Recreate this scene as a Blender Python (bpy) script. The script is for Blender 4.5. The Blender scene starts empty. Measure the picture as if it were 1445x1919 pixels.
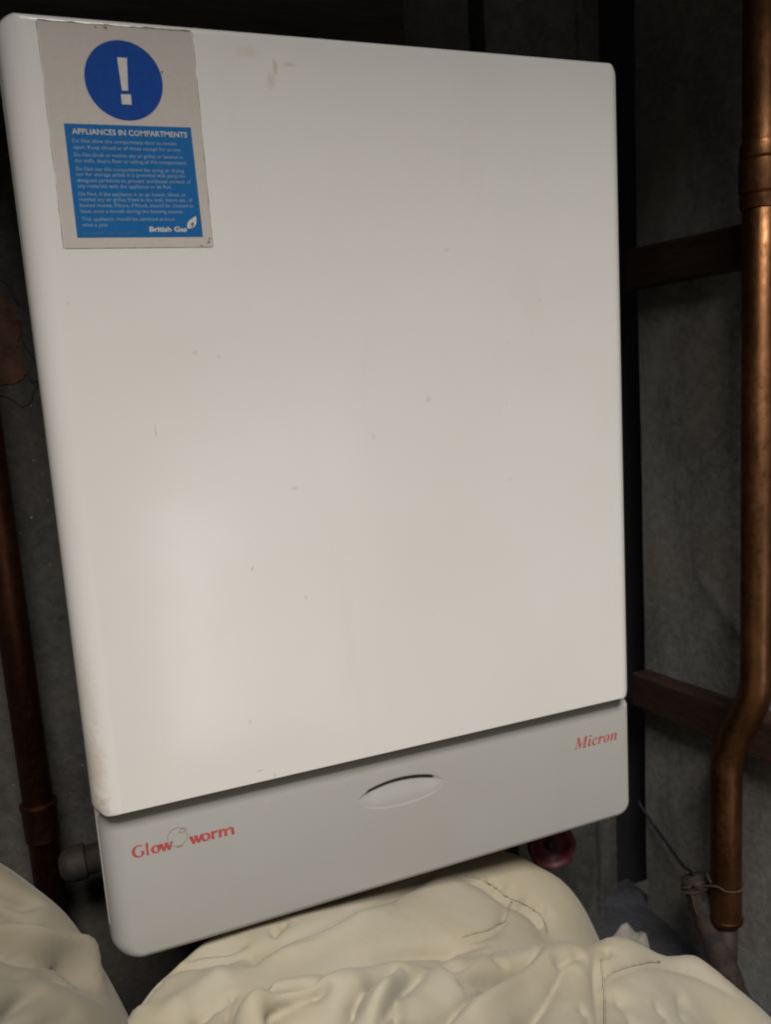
import bpy, bmesh, math, random
import numpy as np
from mathutils import Vector, Matrix, noise

random.seed(7)
S = bpy.context.scene
COL = S.collection
R = math.radians

# ------------------------------------------------------------------ camera
CAM = np.array([0.0084, -0.5347, 0.6663])
ROWS = np.array([[0.93348933, 0.0642152, -0.35280885],
                 [-0.11656279, 0.98474702, -0.1291759],
                 [0.33913241, 0.16170871, 0.92673594]])   # camera right, down, forward in (x, down, depth)
FPX = 1585.28
cam_d = bpy.data.cameras.new('camera')
cam_d.sensor_fit = 'VERTICAL'
cam_d.sensor_height = 24.0
cam_d.lens = 24.0 * FPX / 1919.0
cam_d.clip_start = 0.02
cam_d.clip_end = 50
cam = bpy.data.objects.new('camera', cam_d)
COL.objects.link(cam)
def w3(v): return Vector((v[0], v[2], -v[1]))
rx, up, bk = w3(ROWS[0]), -w3(ROWS[1]), -w3(ROWS[2])
cam.matrix_world = Matrix(((rx.x, up.x, bk.x, CAM[0]), (rx.y, up.y, bk.y, CAM[1]),
                           (rx.z, up.z, bk.z, CAM[2]), (0, 0, 0, 1)))
cam_d.dof.use_dof = True
cam_d.dof.focus_distance = 0.60
cam_d.dof.aperture_fstop = 5.0
S.camera = cam

# ------------------------------------------------------------------ world, lamps, exposure
wd = bpy.data.worlds.new('World'); S.world = wd; wd.use_nodes = True
wd.node_tree.nodes['Background'].inputs[0].default_value = (1.0, 0.93, 0.82, 1)
wd.node_tree.nodes['Background'].inputs[1].default_value = 0.034

def area(name, loc, target, sx, sy, power, color, spread=180):
    l = bpy.data.lights.new(name, 'AREA'); l.shape = 'RECTANGLE'; l.size = sx; l.size_y = sy
    l.energy = power; l.color = color; l.spread = R(spread)
    o = bpy.data.objects.new(name, l); COL.objects.link(o)
    o.location = loc
    o.rotation_euler = (Vector(target) - Vector(loc)).to_track_quat('-Z', 'Y').to_euler()
    return o
area('doorway_light', (0.52, -2.0, -0.30), (0.46, 0, -0.22), 0.78, 1.6, 3.6, (1.0, 0.97, 0.955))
area('glare_strip', (0.25, -2.0, -0.60), (0.22, 0, -0.50), 0.22, 1.6, 2.3, (1.0, 0.98, 0.97))  # extra lamp added only for the glare low on the cover
area('ceiling_lamp', (-0.10, -1.45, 2.15), (0.2, 0, 0.42), 1.0, 0.6, 64.0, (1.0, 0.955, 0.905))

S.view_settings.view_transform = 'Standard'
S.view_settings.look = 'None'
S.view_settings.exposure = 0.0
S.view_settings.gamma = 1.0
S.view_settings.use_curve_mapping = False
S.cycles.use_denoising = True
S.cycles.max_bounces = 6
S.cycles.filter_width = 1.9

# ------------------------------------------------------------------ helpers
def ray(u, v):
    d = ROWS.T @ np.array([(u - 722.5) / FPX, (v - 959.5) / FPX, 1.0])
    return np.array([d[0], d[2], -d[1]])
def atY(u, v, Y):
    d = ray(u, v); return CAM + d * (Y - CAM[1]) / d[1]
def atX(u, v, X):
    d = ray(u, v); return CAM + d * (X - CAM[0]) / d[0]
def project(P):
    q = P - CAM
    c = np.stack([q[:, 0], -q[:, 2], q[:, 1]], 1) @ ROWS.T
    return np.stack([722.5 + FPX * c[:, 0] / c[:, 2], 959.5 + FPX * c[:, 1] / c[:, 2]], 1)

def root_loc(p):
    v = Vector((0, 0, 0))
    while p is not None:
        v += p.location; p = p.parent
    return v
def obj(name, bm, m, parent=None, smooth=True):
    """link a bmesh written in world coordinates as one mesh object"""
    me = bpy.data.meshes.new(name)
    if parent is not None:
        bmesh.ops.translate(bm, verts=bm.verts, vec=-root_loc(parent))
    bm.normal_update()
    bm.to_mesh(me); bm.free()
    for p in me.polygons: p.use_smooth = smooth
    for mm in (m if isinstance(m, (list, tuple)) else [m]): me.materials.append(mm)
    o = bpy.data.objects.new(name, me); COL.objects.link(o)
    if parent is not None: o.parent = parent
    return o
def auto_smooth(o, deg=35):
    me = o.data
    bm = bmesh.new(); bm.from_mesh(me)
    for e in bm.edges:
        e.smooth = not (len(e.link_faces) == 2 and e.calc_face_angle(0) > R(deg))
    bm.to_mesh(me); bm.free()
def tag(o, label=None, cat=None, group=None, kind=None):
    if label: o['label'] = label
    if cat: o['category'] = cat
    if group: o['group'] = group
    if kind: o['kind'] = kind
    return o
def thing(name, loc, label, cat, group=None):
    o = bpy.data.objects.new(name, None); o.empty_display_size = 0.05
    COL.objects.link(o); o.location = loc
    return tag(o, label, cat, group)

def loft(bm, loops, cap0=False, cap1=False, closed=True):
    rings = [[bm.verts.new(p) for p in L] for L in loops]
    n = len(rings[0])
    for a, b in zip(rings, rings[1:]):
        for i in range(n if closed else n - 1):
            j = (i + 1) % n
            bm.faces.new((a[i], a[j], b[j], b[i]))
    if cap0: bm.faces.new(list(reversed(rings[0])))
    if cap1: bm.faces.new(rings[-1])
    return rings
def box(bm, x0, x1, y0, y1, z0, z1, bev=0.0):
    r = bmesh.ops.create_cube(bm, size=1.0)
    for v in r['verts']:
        v.co = Vector((x0 + (v.co.x + .5) * (x1 - x0), y0 + (v.co.y + .5) * (y1 - y0), z0 + (v.co.z + .5) * (z1 - z0)))
    if bev:
        es = list({e for v in r['verts'] for e in v.link_edges})
        bmesh.ops.bevel(bm, geom=es, offset=bev, segments=2, affect='EDGES', profile=.5)
def tube(bm, pts, rad, n=20, cap=True):
    """sweep a circle (radius may vary) along a polyline"""
    pts = [Vector(p) for p in pts]
    rads = rad if isinstance(rad, (list, tuple)) else [rad] * len(pts)
    t0 = (pts[1] - pts[0]).normalized()
    nrm = t0.orthogonal().normalized()
    loops = []
    for i, p in enumerate(pts):
        a = pts[max(i - 1, 0)]; b = pts[min(i + 1, len(pts) - 1)]
        t = (b - a).normalized()
        nrm = (nrm - t * nrm.dot(t)).normalized()
        bi = t.cross(nrm)
        loops.append([p + (nrm * math.cos(k * 2 * math.pi / n) + bi * math.sin(k * 2 * math.pi / n)) * rads[i] for k in range(n)])
    loft(bm, loops, cap, cap)
def lathe(bm, axis_p, axis_d, prof, n=32):
    """prof = [(distance along axis, radius)]"""
    d = Vector(axis_d).normalized(); u = d.orthogonal().normalized(); w = d.cross(u)
    loops = [[Vector(axis_p) + d * s + (u * math.cos(k * 2 * math.pi / n) + w * math.sin(k * 2 * math.pi / n)) * r for k in range(n)] for s, r in prof]
    loft(bm, loops, True, True)
def catmull(pts, k=8):
    P = [Vector(p) for p in pts]; P = [P[0] * 2 - P[1]] + P + [P[-1] * 2 - P[-2]]
    out = []
    for i in range(1, len(P) - 2):
        for s in range(k):
            t = s / k
            out.append(0.5 * ((2 * P[i]) + (P[i + 1] - P[i - 1]) * t + (2 * P[i - 1] - 5 * P[i] + 4 * P[i + 1] - P[i + 2]) * t * t + (-P[i - 1] + 3 * P[i] - 3 * P[i + 1] + P[i + 2]) * t ** 3))
    out.append(P[-2]); return out

# ------------------------------------------------------------------ materials
class NT:
    def __init__(s, name):
        s.m = bpy.data.materials.new(name); s.m.use_nodes = True
        s.t = s.m.node_tree; s.b = s.t.nodes['Principled BSDF']
        s.co = s.n('ShaderNodeTexCoord').outputs['Object']
    def n(s, typ, **kw):
        x = s.t.nodes.new(typ)
        for k, v in kw.items(): setattr(x, k, v)
        return x
    def l(s, a, b): s.t.links.new(a, b)
    def put(s, sock, v):
        if hasattr(v, 'is_output') or isinstance(v, bpy.types.NodeSocket): s.l(v, sock)
        else: sock.default_value = v
    def math(s, op, a, b=0.0, clamp=False):
        x = s.n('ShaderNodeMath', operation=op, use_clamp=clamp); s.put(x.inputs[0], a); s.put(x.inputs[1], b); return x.outputs[0]
    def noise(s, scale, detail=4, rough=.55, dist=0.0, stretch=(1, 1, 1)):
        mp = s.n('ShaderNodeMapping'); s.l(s.co, mp.inputs[0]); mp.inputs['Scale'].default_value = stretch
        x = s.n('ShaderNodeTexNoise'); s.l(mp.outputs[0], x.inputs['Vector'])
        x.inputs['Scale'].default_value = scale; x.inputs['Detail'].default_value = detail
        x.inputs['Roughness'].default_value = rough; x.inputs['Distortion'].default_value = dist
        return x.outputs['Fac']
    def ramp(s, f, a, b, lo=0.0, hi=1.0):
        x = s.n('ShaderNodeMapRange'); x.clamp = True; x.interpolation_type = 'SMOOTHSTEP'
        s.put(x.inputs[0], f); x.inputs[1].default_value = a; x.inputs[2].default_value = b
        x.inputs[3].default_value = lo; x.inputs[4].default_value = hi; return x.outputs[0]
    def mix(s, f, a, b):
        x = s.n('ShaderNodeMix', data_type='RGBA'); s.put(x.inputs[0], f)
        for i, v in ((6, a), (7, b)):
            s.put(x.inputs[i], v if not isinstance(v, tuple) else (*v, 1.0) if len(v) == 3 else v)
        return x.outputs[2]
    def spot(s, c, r, warp=.4, soft=.5, nscale=220):
        """mask of one blotch at c (object coordinates) with radii r"""
        sub = s.n('ShaderNodeVectorMath', operation='SUBTRACT'); s.l(s.co, sub.inputs[0]); sub.inputs[1].default_value = c
        dv = s.n('ShaderNodeVectorMath', operation='DIVIDE'); s.l(sub.outputs[0], dv.inputs[0]); dv.inputs[1].default_value = r
        ln = s.n('ShaderNodeVectorMath', operation='LENGTH'); s.l(dv.outputs[0], ln.inputs[0])
        nz = s.noise(nscale, 3, .6)
        d = s.math('ADD', ln.outputs['Value'], s.math('MULTIPLY', s.math('SUBTRACT', nz, .5), warp * 4))
        return s.ramp(d, 1.0, 1.0 - soft)
    def bump(s, h, strength, dist):
        x = s.n('ShaderNodeBump'); x.inputs['Strength'].default_value = strength; x.inputs['Distance'].default_value = dist
        s.l(h, x.inputs['Height']); s.l(x.outputs[0], s.b.inputs['Normal'])
    def set(s, color=None, rough=None, metal=None, spec=None, coat=None):
        if color is not None: s.put(s.b.inputs['Base Color'], color if not isinstance(color, tuple) else (*color, 1.0))
        if rough is not None: s.put(s.b.inputs['Roughness'], rough)
        if metal is not None: s.b.inputs['Metallic'].default_value = metal
        if spec is not None: s.b.inputs['Specular IOR Level'].default_value = spec
        return s.m

def mat_flat(name, col, rough=.5, var=.12, scale=60, metal=0.0):
    t = NT(name); f = t.noise(scale, 5, .6)
    c2 = tuple(x * (1 - var) for x in col); c1 = tuple(min(1, x * (1 + var)) for x in col)
    return t.set(t.mix(t.ramp(f, .3, .7), c2, c1), rough, metal)

# ================================================================== SETTING: compartment walls and floor
def sheet_material(name, col):
    t = NT(name)
    a = t.noise(9, 6, .62, .4, (1, 1, .45)); b = t.noise(120, 4, .7); c = t.noise(420, 3, .7)
    f = t.math('ADD', t.math('MULTIPLY', a, .55), t.math('MULTIPLY', b, .45))
    dark = tuple(x * .55 for x in col); lite = tuple(x * 1.45 for x in col)
    k = t.mix(t.ramp(f, .32, .68), dark, lite)
    warm = t.ramp(t.noise(5, 3, .5), .45, .7)
    k = t.mix(t.math('MULTIPLY', warm, .35), k, (col[0] * 1.15, col[1] * .95, col[2] * .78))
    fl = t.ramp(t.noise(300, 2, .5), .735, .77)
    k = t.mix(t.math('MULTIPLY', fl, .45), k, (.5, .48, .44))
    t.bump(t.math('ADD', t.math('MULTIPLY', b, .7), t.math('MULTIPLY', c, .5)), .28, .003)
    return t.set(k, .78, spec=.3)
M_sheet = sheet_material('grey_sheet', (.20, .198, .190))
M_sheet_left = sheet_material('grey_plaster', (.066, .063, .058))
M_void = mat_flat('shade_lintel_black', (.012, .012, .013), .9)
M_floor = sheet_material('floor_screed', (.045, .045, .052))

bm = bmesh.new()
YB = .262
def px_x(u, v, Y): return float(atY(u, v, Y)[0])
prof = [(-.42, YB), (px_x(760, 40, YB), YB), (px_x(868, 40, YB), YB + .001), (px_x(871, 40, YB), YB + .03),
        (px_x(905, 40, YB), YB + .03), (px_x(909, 40, YB), YB + .001), (px_x(1078, 40, YB), YB), (px_x(1081, 40, YB), YB - .004),
        (px_x(1087, 40, YB), YB - .004), (px_x(1090, 40, YB), YB + .035), (px_x(1160, 40, YB), YB + .035), (px_x(1163, 40, YB), YB + .30), (.68, YB + .30)]
loft(bm, [[(x, y, z) for x, y in prof] for z in (-.01, 1.6)], closed=False)
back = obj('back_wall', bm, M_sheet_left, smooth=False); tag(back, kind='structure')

bm = bmesh.new(); box(bm, px_x(1165, 40, YB), .70, YB + .048, YB + .056, -.01, 1.6)  # black sheet that paints the shade inside the corner gap
tag(obj('gap_shade_sheet', bm, mat_flat('gap_shade_black', (.004, .004, .005), .95), smooth=False), kind='structure')

# right-hand wall: thin folded sheet with shallow creases
XR = .606
bm = bmesh.new()
ys = np.linspace(-.35, .252, 90); zs = np.linspace(-.01, 1.45, 160)
V = []
for y in ys:
    for z in zs:
        d = 0.0035 * noise.noise(Vector((y * 5, z * 2.2, 3.1)))
        d += 0.0016 * noise.noise(Vector((y * 17, z * 6, 8.1)))
        # diagonal crease in the sheet above the upper batten
        k = (y - .225) * .93 + (z - .84) * .37
        if .80 < z < 1.0: d -= .0018 * math.exp(-(k / .006) ** 2)
        k2 = (y - .13) * .6 - (z - .415) * .8
        if .05 < y < .16: d -= .003 * math.exp(-(k2 / .004) ** 2) * (1 if z < .45 else 0)
        V.append(bm.verts.new((XR + d, y, z)))
nz = len(zs)
for i in range(len(ys) - 1):
    for j in range(nz - 1):
        bm.faces.new((V[i * nz + j], V[i * nz + j + 1], V[(i + 1) * nz + j + 1], V[(i + 1) * nz + j]))
ext = bmesh.ops.extrude_face_region(bm, geom=bm.faces[:])
for v in ext['geom']:
    if isinstance(v, bmesh.types.BMVert): v.co.x += .006
wall_r = obj('right_wall', bm, M_sheet); auto_smooth(wall_r, 50); tag(wall_r, kind='structure')

bm = bmesh.new(); box(bm, -.6, .62, -.35, .33, -.03, 0)
floor = obj('floor', bm, M_floor, smooth=False); tag(floor, kind='structure')

# added lintel, unseen, above and behind the camera's view: it keeps the room light off the top
bm = bmesh.new(); box(bm, -.8, 1.0, -.62, -.54, 1.345, 1.9)
tag(obj('shade_lintel', bm, M_void, smooth=False), kind='structure')

# bare flaking patch on the wall left of the boiler, with cracked edges
def patch(bm, pts, Y, th=.0012, jit=.0015, k=6):
    P = catmull([Vector((*p, 0)) for p in pts + [pts[0]]], k)[:-1]
    rnd = random.Random(4)
    P = [(p.x + rnd.uniform(-jit, jit), p.y + rnd.uniform(-jit, jit)) for p in P]
    f = [bm.verts.new((x, Y, z)) for x, z in P]; g = [bm.verts.new((x, Y + th, z)) for x, z in P]
    bm.faces.new(f)
    for i in range(len(P)):
        j = (i + 1) % len(P); bm.faces.new((f[i], g[i], g[j], f[j]))
def wallpts(pxs): return [(float(p[0]), float(p[2])) for p in (atY(u, v, YB) for u, v in pxs)]
t = NT('bare_brown_wall'); M_bare = t.set(t.mix(t.ramp(t.noise(60, 6, .7), .3, .7), (.05, .024, .014), (.13, .06, .034)), .9)
bm = bmesh.new(); patch(bm, wallpts([(-60, 545), (0, 555), (28, 580), (36, 620), (32, 650), (46, 690), (40, 712), (12, 722), (-60, 715)]), YB - .0012)
o = obj('flaked_patch', bm, M_bare, back, smooth=False); o['label'] = 'bare brown patch where the grey coat has flaked away'
bm = bmesh.new()
for pl in ([(-10, 520), (8, 530), (22, 552), (34, 572), (30, 556)], [(36, 600), (42, 640), (62, 672), (75, 690)], [(75, 715), (62, 735), (58, 752), (40, 762), (20, 748), (4, 742), (-30, 745)], [(48, 700), (60, 716), (76, 712)]):
    tube(bm, catmull([(float(p[0]), YB - .0004, float(p[2])) for p in (atY(u, v, YB) for u, v in pl)], 6), .00055, 6)
o = obj('crack', bm, mat_flat('crack_dark', (.036, .034, .031), .95), back)
o['label'] = 'dark cracks in the grey coat left of the boiler'

# dark board added to darken the wall above the boiler
def wood_material(name, col, rough=.7, axis=(1, 12, 12)):
    t = NT(name); g = t.noise(26, 6, .65, .6, axis); h = t.noise(7, 3)
    k = t.mix(t.ramp(g, .3, .72), tuple(x * .5 for x in col), tuple(x * 1.5 for x in col))
    k = t.mix(t.math('MULTIPLY', t.ramp(h, .45, .7), .4), k, tuple(x * .6 for x in col))
    t.bump(g, .35, .002); return t.set(k, rough)
M_board = wood_material('dark_board', (.032, .026, .024), .8)
bm = bmesh.new(); box(bm, -.36, px_x(758, 40, .236), .236, .2612, .93, 1.5, .002)
tag(obj('added_dark_board', bm, M_board), 'dark board added to darken the wall above the white boiler', 'dark board')

# two red-brown battens along the right-hand wall
M_batten = wood_material('red_brown_timber', (.032, .014, .009), .6, (12, 1, 12))
XB = XR - .022
def batten(rows, label):
    """rows = pixel edge of the batten's inner face: top and bottom at the far end and at the near end"""
    (a, b), (c, d) = [[atX(u, v, XB) for u, v in r] for r in rows]
    far, near = .246, -.3
    def z(p, q, y): return float(p[2] + (q[2] - p[2]) * (y - p[1]) / (q[1] - p[1]))
    bm = bmesh.new(); L = []
    n = 26
    for i in range(n):
        y = far + (near - far) * i / (n - 1)
        w = .0012 * noise.noise(Vector((y * 14, label.__len__(), 0)))
        z1, z0 = z(a, c, y), z(b, d, y); e = .002
        L.append([(XB + w + e, y, z0), (XB + w, y, z0 + e), (XB + w, y, z1 - e), (XB + w + e, y, z1), (XR + .003, y, z1), (XR + .003, y, z0)])
    loft(bm, L, True, True)
    bmesh.ops.recalc_face_normals(bm, faces=bm.faces[:])
    o = obj('wooden_batten', bm, M_batten, smooth=False)
    tag(o, label, 'batten', 'timber battens on the right-hand wall')
batten([[(1205, 460), (1205, 537)], [(1388, 420), (1388, 502)]], 'upper red-brown timber batten on the right wall, behind the pipe coupling')
batten([[(1212, 1270), (1212, 1334)], [(1440, 1352), (1440, 1434)]], 'lower red-brown timber batten on the right wall, behind the bend of the pipe')

# ================================================================== PIPES
def copper(name, col, rough=.33, tarn=.5):
    t = NT(name); a = t.noise(24, 5, .6, .5, (1, 1, .7)); b = t.noise(240, 4, .7, 0, (1, 1, .6))
    k = t.mix(t.ramp(a, .35, .68), tuple(x * .55 for x in col), col)
    k = t.mix(t.math('MULTIPLY', t.ramp(b, .5, .75), tarn), k, (col[0] * .45, col[1] * .4, col[2] * .4))
    t.bump(b, .12, .001)
    return t.set(k, t.ramp(b, .3, .8, rough - .08, rough + .14), 1.0)
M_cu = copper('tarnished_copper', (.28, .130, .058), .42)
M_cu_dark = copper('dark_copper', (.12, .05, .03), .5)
XP = .571
def ly(v): return atX(1425, v, XP)
yu, yl = float(ly(700)[1]), float(atX(1362, 1580, XP)[1])
zt_, zb_ = float(atX(1418, 1265, XP)[2]), float(atX(1362, 1440, XP)[2])
RP = .0150
root = thing('copper_pipe', (XP, yl, 0), 'thick copper pipe with a coupling and an S-bend, running down the right wall', 'pipe', 'copper pipes')
zc = [float(ly(v)[2]) for v in (271, 299, 364, 389)]
pts = [(XP, yu, 1.45), (XP, yu, zt_ + .02)]
for i in range(15):
    s = i / 14; e = s * s * (3 - 2 * s); pts.append((XP, yu + (yl - yu) * e, zt_ + (zb_ - zt_) * s))
zend = float(atX(1362, 1722, XP)[2])
pts += [(XP, yl, zb_ - .02), (XP, yl, zend + .002), (XP, yl, zend - .001)]
bm = bmesh.new(); tube(bm, pts, RP, 32); obj('pipe', bm, M_cu, root)
bm = bmesh.new()
lathe(bm, (XP, yu, 0), (0, 0, 1), [(zc[3] - .002, RP - .001), (zc[3] - .001, RP + .0014), (zc[3] + .001, RP + .0019), (zc[2] - .0012, RP + .0021), (zc[2] - .0006, RP + .0008), (zc[2] + .0006, RP + .0014),
      (zc[2] + .0014, RP + .0025), (zc[2] + .005, RP + .0028), (zc[1] - .005, RP + .0028), (zc[1] - .0014, RP + .0025), (zc[1] - .0006, RP + .0008), (zc[1] + .0006, RP + .0014), (zc[1] + .0012, RP + .0021), (zc[0] - .001, RP + .0019), (zc[0] + .001, RP + .0014), (zc[0] + .002, RP - .001)])
o = obj('coupling', bm, M_cu, root); auto_smooth(o, 40)
bm = bmesh.new()
lathe(bm, (XP, yl, 0), (0, 0, 1), [(zend - .004, .0109), (zend - .003, RP - .001), (zend - .001, RP + .0008), (zend + .001, RP + .0012), (zend + .003, RP + .0012), (zend + .0045, RP - .001)])
o = obj('end_collar', bm, M_cu_dark, root); auto_smooth(o, 40)
bm = bmesh.new(); tube(bm, [(XP, yl, zend), (XP, yl, .04), (XP, yl, .001)], .0108, 24); obj('pipe_tail', bm, mat_flat('dark_pipe', (.022, .014, .010), .7), root)

# left copper pipe
YL = .228
pl = atY(42, 1300, YL)
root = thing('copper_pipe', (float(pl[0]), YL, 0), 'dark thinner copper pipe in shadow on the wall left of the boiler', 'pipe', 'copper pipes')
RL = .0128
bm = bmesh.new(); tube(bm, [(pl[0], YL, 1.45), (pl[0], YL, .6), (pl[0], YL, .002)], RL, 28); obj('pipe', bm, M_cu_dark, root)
zj = float(atY(68, 1508, YL)[2])
bm = bmesh.new()
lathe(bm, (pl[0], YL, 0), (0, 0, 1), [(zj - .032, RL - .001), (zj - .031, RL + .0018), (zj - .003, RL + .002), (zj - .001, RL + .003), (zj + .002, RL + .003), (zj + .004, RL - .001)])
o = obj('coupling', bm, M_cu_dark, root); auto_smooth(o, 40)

# short capped stub low behind the boiler's left corner
e0, e1 = atY(128, 1622, .20), atY(215, 1596, .20)
root = thing('pipe_stub', (float(e0[0]), .20, float(e0[2])), 'short dull brown capped pipe stub low behind the left corner of the boiler', 'pipe stub')
M_br = mat_flat('dull_brown_metal', (.024, .016, .012), .75, .5, 90)
dv = (Vector(e1) - Vector(e0)).normalized()
bm = bmesh.new(); tube(bm, [Vector(e0) + dv * .012, Vector(e1), Vector(e1) + dv * .07], .0125, 24); obj('pipe', bm, M_br, root)
bm = bmesh.new(); lathe(bm, e0, dv, [(-.008, .003), (-.0072, .008), (-.004, .0125), (.002, .0148), (.014, .0152), (.0155, .0122)])
o = obj('cap', bm, M_br, root); auto_smooth(o, 50)

# dark lagged pipe lying along the foot of the right wall
p0 = atX(1298, 1640, .560); p1 = atX(1396, 1905, .566)
dv = Vector(p1 - p0); p2 = Vector(p1) + dv * .35; p2.z = max(p2.z, .02)
root = thing('lagged_pipe', (float(p1[0]), float(p1[1]), 0), 'dark brown lagged pipe slanting down the foot of the right wall, tied with twine', 'pipe')
t = NT('brown_lagging'); nn = t.noise(90, 5, .65); t.bump(nn, .5, .003)
M_lag = t.set(t.mix(t.ramp(nn, .3, .7), (.012, .008, .007), (.036, .022, .016)), .85)
bm = bmesh.new()
q = catmull([Vector(p0), Vector(p0) + dv * .3 + Vector((0, 0, -.002)), Vector(p0) + dv * .7 + Vector((-.002, 0, .001)), p1, p2], 8)
tube(bm, q, [.0125] + [.0135 + .0006 * math.sin(i * 1.7) for i in range(len(q) - 1)], 24); obj('lagging', bm, M_lag, root)
dn = dv.normalized()
# thin black tube standing for the shadow line from behind the boiler down to the lagged pipe
bm = bmesh.new()
q = [atX(1196, 1500, .598), atX(1216, 1533, .597), atX(1248, 1577, .590), atX(1280, 1621, .578)]
tube(bm, catmull(q + [Vector(p0) + dn * .015 + Vector((-.004, 0, .016)), Vector(p0) + dn * .06 + Vector((-.003, 0, .0165))], 8), .0017, 10)
tag(obj('shadow_line', bm, mat_flat('shadow_line_black', (.008, .008, .009), .6)), 'thin black tube standing for the shadow line down from behind the boiler to the lagged pipe', 'shadow_line')

# twine tied round both pipes
def ring_pts(c, ax, r, n=14, a0=0, a1=2 * math.pi):
    ax = Vector(ax).normalized(); u = ax.orthogonal().normalized(); w = ax.cross(u)
    return [Vector(c) + (u * math.cos(a0 + (a1 - a0) * k / n) + w * math.sin(a0 + (a1 - a0) * k / n)) * r for k in range(n + 1)]
tc = Vector(p0) + dv * .06
zt = float(atX(1362, 1652, XP)[2])
bm = bmesh.new()
tube(bm, catmull(ring_pts(tc, dn + Vector((0, .1, .25)), .0150), 4), .0009, 8)
tube(bm, catmull(ring_pts(tc + dn * .003, dn + Vector((.1, .2, -.1)), .0152), 4), .0009, 8)
tube(bm, catmull([tc + Vector((-.012, -.010, .006)), Vector((XP - .017, yl - .004, zt + .002)), Vector((XP - .012, yl - .0125, zt)), Vector((XP, yl - .0168, zt - .001)), Vector((XP + .013, yl - .0115, zt)), Vector((XP + .0172, yl, zt + .001)), Vector((XP + .01, yl + .0145, zt + .002)), Vector((XP - .01, yl + .0145, zt + .003)), Vector((XP - .0175, yl + .002, zt + .003))], 6), .0009, 8)
tube(bm, catmull([tc + Vector((-.013, -.010, -.003)), tc + Vector((-.012, -.016, -.020)), tc + Vector((-.004, -.02, -.036)), tc + Vector((-.002, -.022, -.052))], 6), .0008, 8)
tag(obj('twine', bm, mat_flat('jute_twine', (.055, .038, .024), .95, .3, 400)), 'thin brown twine looped round the lagged pipe and the copper pipe beside it', 'twine')

# red hand-wheel valve under the boiler's right end
vc = Vector(atY(1034, 1584, .075)); va = Vector((-.30, -.92, .05)).normalized()
root = thing('valve', (vc.x, vc.y, vc.z), 'red round hand-wheel valve peeping out below the right end of the boiler', 'valve')
t = NT('red_enamel'); M_red = t.set(t.mix(t.ramp(t.noise(120, 4, .6), .35, .7), (.075, .004, .010), (.115, .006, .014)), .5)
u = va.orthogonal().normalized(); w_ = va.cross(u)
loops = []
NR = 64
prof_r = [(.0052, -.0035), (.0075, -.0040), (.0115, -.0030), (.0150, .0005), (.0175, .0042), (.0198, .0046), (.0212, .0026), (.0214, -.0010), (.0200, -.0040), (.0175, -.0048), (.0120, -.0062), (.0052, -.0065)]
for k in range(NR):
    a = k * 2 * math.pi / NR; c = u * math.cos(a) + w_ * math.sin(a); g = 1 + .018 * math.cos(a * 8)
    loops.append([vc + c * (r_ * (g if r_ > .016 else 1)) + va * s_ for r_, s_ in prof_r])
bm = bmesh.new(); loft(bm, loops + [loops[0]]); bmesh.ops.remove_doubles(bm, verts=bm.verts, dist=1e-6)
bmesh.ops.recalc_face_normals(bm, faces=bm.faces[:])
o = obj('hand_wheel', bm, M_red, root); auto_smooth(o, 60)
bm = bmesh.new(); lathe(bm, vc, va, [(-.0075, .0050), (-.0010, .0062), (-.0004, .0050), (.0008, .0030)], 6); o = obj('hub_nut', bm, mat_flat('dark_steel', (.012, .012, .012), .5), root, smooth=False)
bm = bmesh.new(); lathe(bm, vc, -va, [(.006, .004), (.022, .004), (.0225, .009), (.034, .0095), (.0345, .013), (.056, .013), (.0565, .009)], 24); o = obj('body', bm, mat_flat('old_brass', (.22, .15, .07), .45, .3, 90, 1.0), root); auto_smooth(o)

# ================================================================== THE BOILER
BX0, BX1, BZ0, BZ1 = 0.0, 0.4050, 0.300, 0.871
ZS = 0.3992                                             # lower edge of the white cover
boiler = thing('wall_boiler', (0.2, 0.26, BZ0), 'white wall-hung gas boiler with grey lower panel and a blue warning sticker', 'boiler')
BL = Vector((0.2, 0.26, BZ0))
def loc(x, y, z): return tuple(Vector((x, y, z)) - BL)

def outline(x0, x1, z0, z1, rc, n=8):
    """rounded rectangle, rc = [(rx, rz)] for corners BL, BR, TR, TL"""
    P = []
    C = [(x0, z0, 1, 1, 180), (x1, z0, -1, 1, 270), (x1, z1, -1, -1, 0), (x0, z1, 1, -1, 90)]
    for (cx, cz, sx, sz, a0), (rx_, rz_) in zip(C, rc):
        ox, oz = cx + sx * rx_, cz + sz * rz_
        for k in range(n + 1):
            a = R(a0 + 90 * k / n); P.append((ox + rx_ * math.cos(a), oz + rz_ * math.sin(a)))
    return P
def shell(bm, x0, x1, z0, z1, rc, fl, fr, ft, fb, fd, yf, yb, n=14, nc=8):
    """front face at yf, rounded over depth fd with insets fl/fr/ft/fb, straight sides back to yb"""
    loops = []
    for y in (yb, yf + fd + .002): loops.append([(x, y, z) for x, z in outline(x0, x1, z0, z1, rc, nc)])
    for k in range(n + 1):
        a = math.pi / 2 * k / n; c = 1 - math.cos(a); s = fd * (1 - math.sin(a))
        l, r_, t_, b = fl * c, fr * c, ft * c, fb * c
        rr = [(max(rc[0][0] - l, .0015), max(rc[0][1] - b, .0015)), (max(rc[1][0] - r_, .0015), max(rc[1][1] - b, .0015)),
              (max(rc[2][0] - r_, .0015), max(rc[2][1] - t_, .0015)), (max(rc[3][0] - l, .0015), max(rc[3][1] - t_, .0015))]
        loops.append([(x, yf + s, z) for x, z in outline(x0 + l, x1 - r_, z0 + b, z1 - t_, rr, nc)])
    return loft(bm, loops)

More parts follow.
